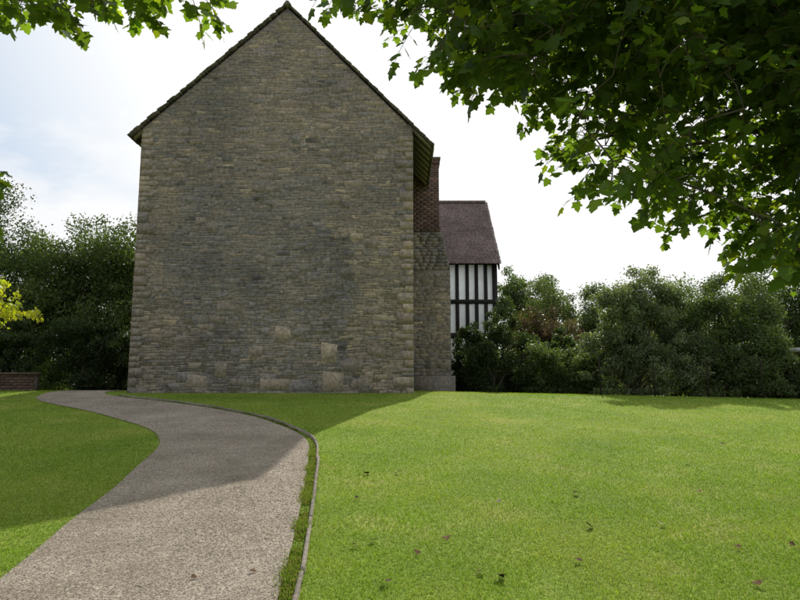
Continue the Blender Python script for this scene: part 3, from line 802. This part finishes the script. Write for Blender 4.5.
# fallen leaves
DRY = attr_mat('dry_leaf', rough=0.9, nscale=60, bump=0.2, spec=0.05)
def fallen_mesh(k, col):
    lv = LV.copy(); lv[:, 1] -= 0.4; lv[:, 2] = 0.25*np.abs(lv[:, 0])**1.3+0.2*np.sin(lv[:, 1]*3+k)*0.4+0.12
    lv *= 0.055
    return np_mesh('fallen_leaf', lv, LF, np.repeat([col], len(lv), 0), DRY)
fm = [fallen_mesh(0, (0.12,0.07,0.04)), fallen_mesh(1, (0.17,0.11,0.06)), fallen_mesh(2, (0.08,0.05,0.035)), fallen_mesh(3, (0.40,0.34,0.26))]
fl = [(-.02,7.25),(-.33,4.9),(-.2,5.0),(-.09,4.22),(.35,5.05),(.52,4.4),(1.5,5.37),(2.1,5.42),(1.68,6.4),(.63,4.3),(2.85,4.93),(2.2,4.2),(2.43,4.88),(3.4,7.9),(-.35,7.2),(4.5,9.3),(-1.0,5.1),(-.95,4.4),
      (.12,4.75),(.9,6.1),(-.4,6.2),(1.2,4.6),(2.9,6.5),(.5,8.6),(-1.3,4.3)]
for k, (x, y) in enumerate(fl):
    o = new_obj('fallen_leaf', fm[(k*7+k//3) % 4], None, label='dry brown fallen leaf lying on the ground', category='leaf', group='fallen leaves on the lawn')
    s = rng.uniform(0.6, 1.25); o.scale = (s, s, s)
    o.location = (x, y, float(gz(x, y))+0.022); o.rotation_euler = (rng.uniform(-.5, .5), rng.uniform(-.5, .5), rng.uniform(0, 6.28))

# ------------------------------------------------------------ light
el, az = math.radians(38.0), math.radians(14.8)
sd = Vector((math.sin(az)*math.cos(el), math.cos(az)*math.cos(el), math.sin(el)))
sun = bpy.data.lights.new('sun', 'SUN'); sun.energy = 5.0; sun.angle = math.radians(0.5); sun.color = (1.0, 0.95, 0.87)
so = bpy.data.objects.new('sun', sun); COL.objects.link(so); so.location = (5, 20, 20)
so.rotation_euler = (-sd).to_track_quat('-Z', 'Y').to_euler()
w = bpy.data.worlds.new('World'); scene.world = w; w.use_nodes = True
nt = w.node_tree; nt.nodes.clear(); L = nt.links.new
out = nt.nodes.new('ShaderNodeOutputWorld'); bg = N(nt, 'ShaderNodeBackground', i_Strength=0.085)
sky = nt.nodes.new('ShaderNodeTexSky'); sky.sky_type = 'NISHITA'; sky.sun_disc = False
sky.sun_elevation = el; sky.sun_rotation = az; sky.dust_density = 1.0
tc = N(nt, 'ShaderNodeTexCoord'); mp = N(nt, 'ShaderNodeMapping'); mp.inputs['Scale'].default_value = (1, 1, 2.2)
mp.inputs['Location'].default_value = (0.3, 0.1, 0.4)
L(tc.outputs['Generated'], mp.inputs['Vector'])
cn = N(nt, 'ShaderNodeTexNoise', i_Scale=3.4, i_Detail=8.0, i_Roughness=0.55); L(mp.outputs[0], cn.inputs['Vector'])
cm = N(nt, 'ShaderNodeMapRange'); cm.inputs[1].default_value = 0.42; cm.inputs[2].default_value = 0.56; cm.inputs[3].default_value = 0.1; L(cn.outputs[0], cm.inputs[0])
dt = N(nt, 'ShaderNodeVectorMath', operation='DOT_PRODUCT'); dt.inputs[1].default_value = tuple(sd)
nz = N(nt, 'ShaderNodeVectorMath', operation='NORMALIZE'); L(tc.outputs['Generated'], nz.inputs[0]); L(nz.outputs[0], dt.inputs[0])
gm = N(nt, 'ShaderNodeMapRange'); gm.inputs[1].default_value = 0.66; gm.inputs[2].default_value = 0.84; L(dt.outputs['Value'], gm.inputs[0])
hz = N(nt, 'ShaderNodeMix', data_type='RGBA'); hz.inputs[0].default_value = 0.65; L(sky.outputs[0], hz.inputs[6]); hz.inputs[7].default_value = (7.2, 9.2, 11.6, 1)
sc = N(nt, 'ShaderNodeMix', data_type='RGBA'); L(cm.outputs[0], sc.inputs[0]); L(hz.outputs[2], sc.inputs[6]); sc.inputs[7].default_value = (11.2, 11.3, 11.5, 1)
s2 = N(nt, 'ShaderNodeMix', data_type='RGBA'); L(gm.outputs[0], s2.inputs[0]); L(sc.outputs[2], s2.inputs[6]); s2.inputs[7].default_value = (12.4, 12.4, 12.4, 1)
L(s2.outputs[2], bg.inputs[0]); L(bg.outputs[0], out.inputs[0])

# ------------------------------------------------------------ camera
cam = bpy.data.cameras.new('camera'); cam.sensor_width = 36; cam.lens = 29.25; cam.clip_end = 5000; cam.clip_start = 0.05
co = bpy.data.objects.new('camera', cam); COL.objects.link(co)
co.location = (0, 0, 1.6); co.rotation_euler = (math.radians(98), 0, 0)
scene.camera = co
print('leaves', nA, nB)
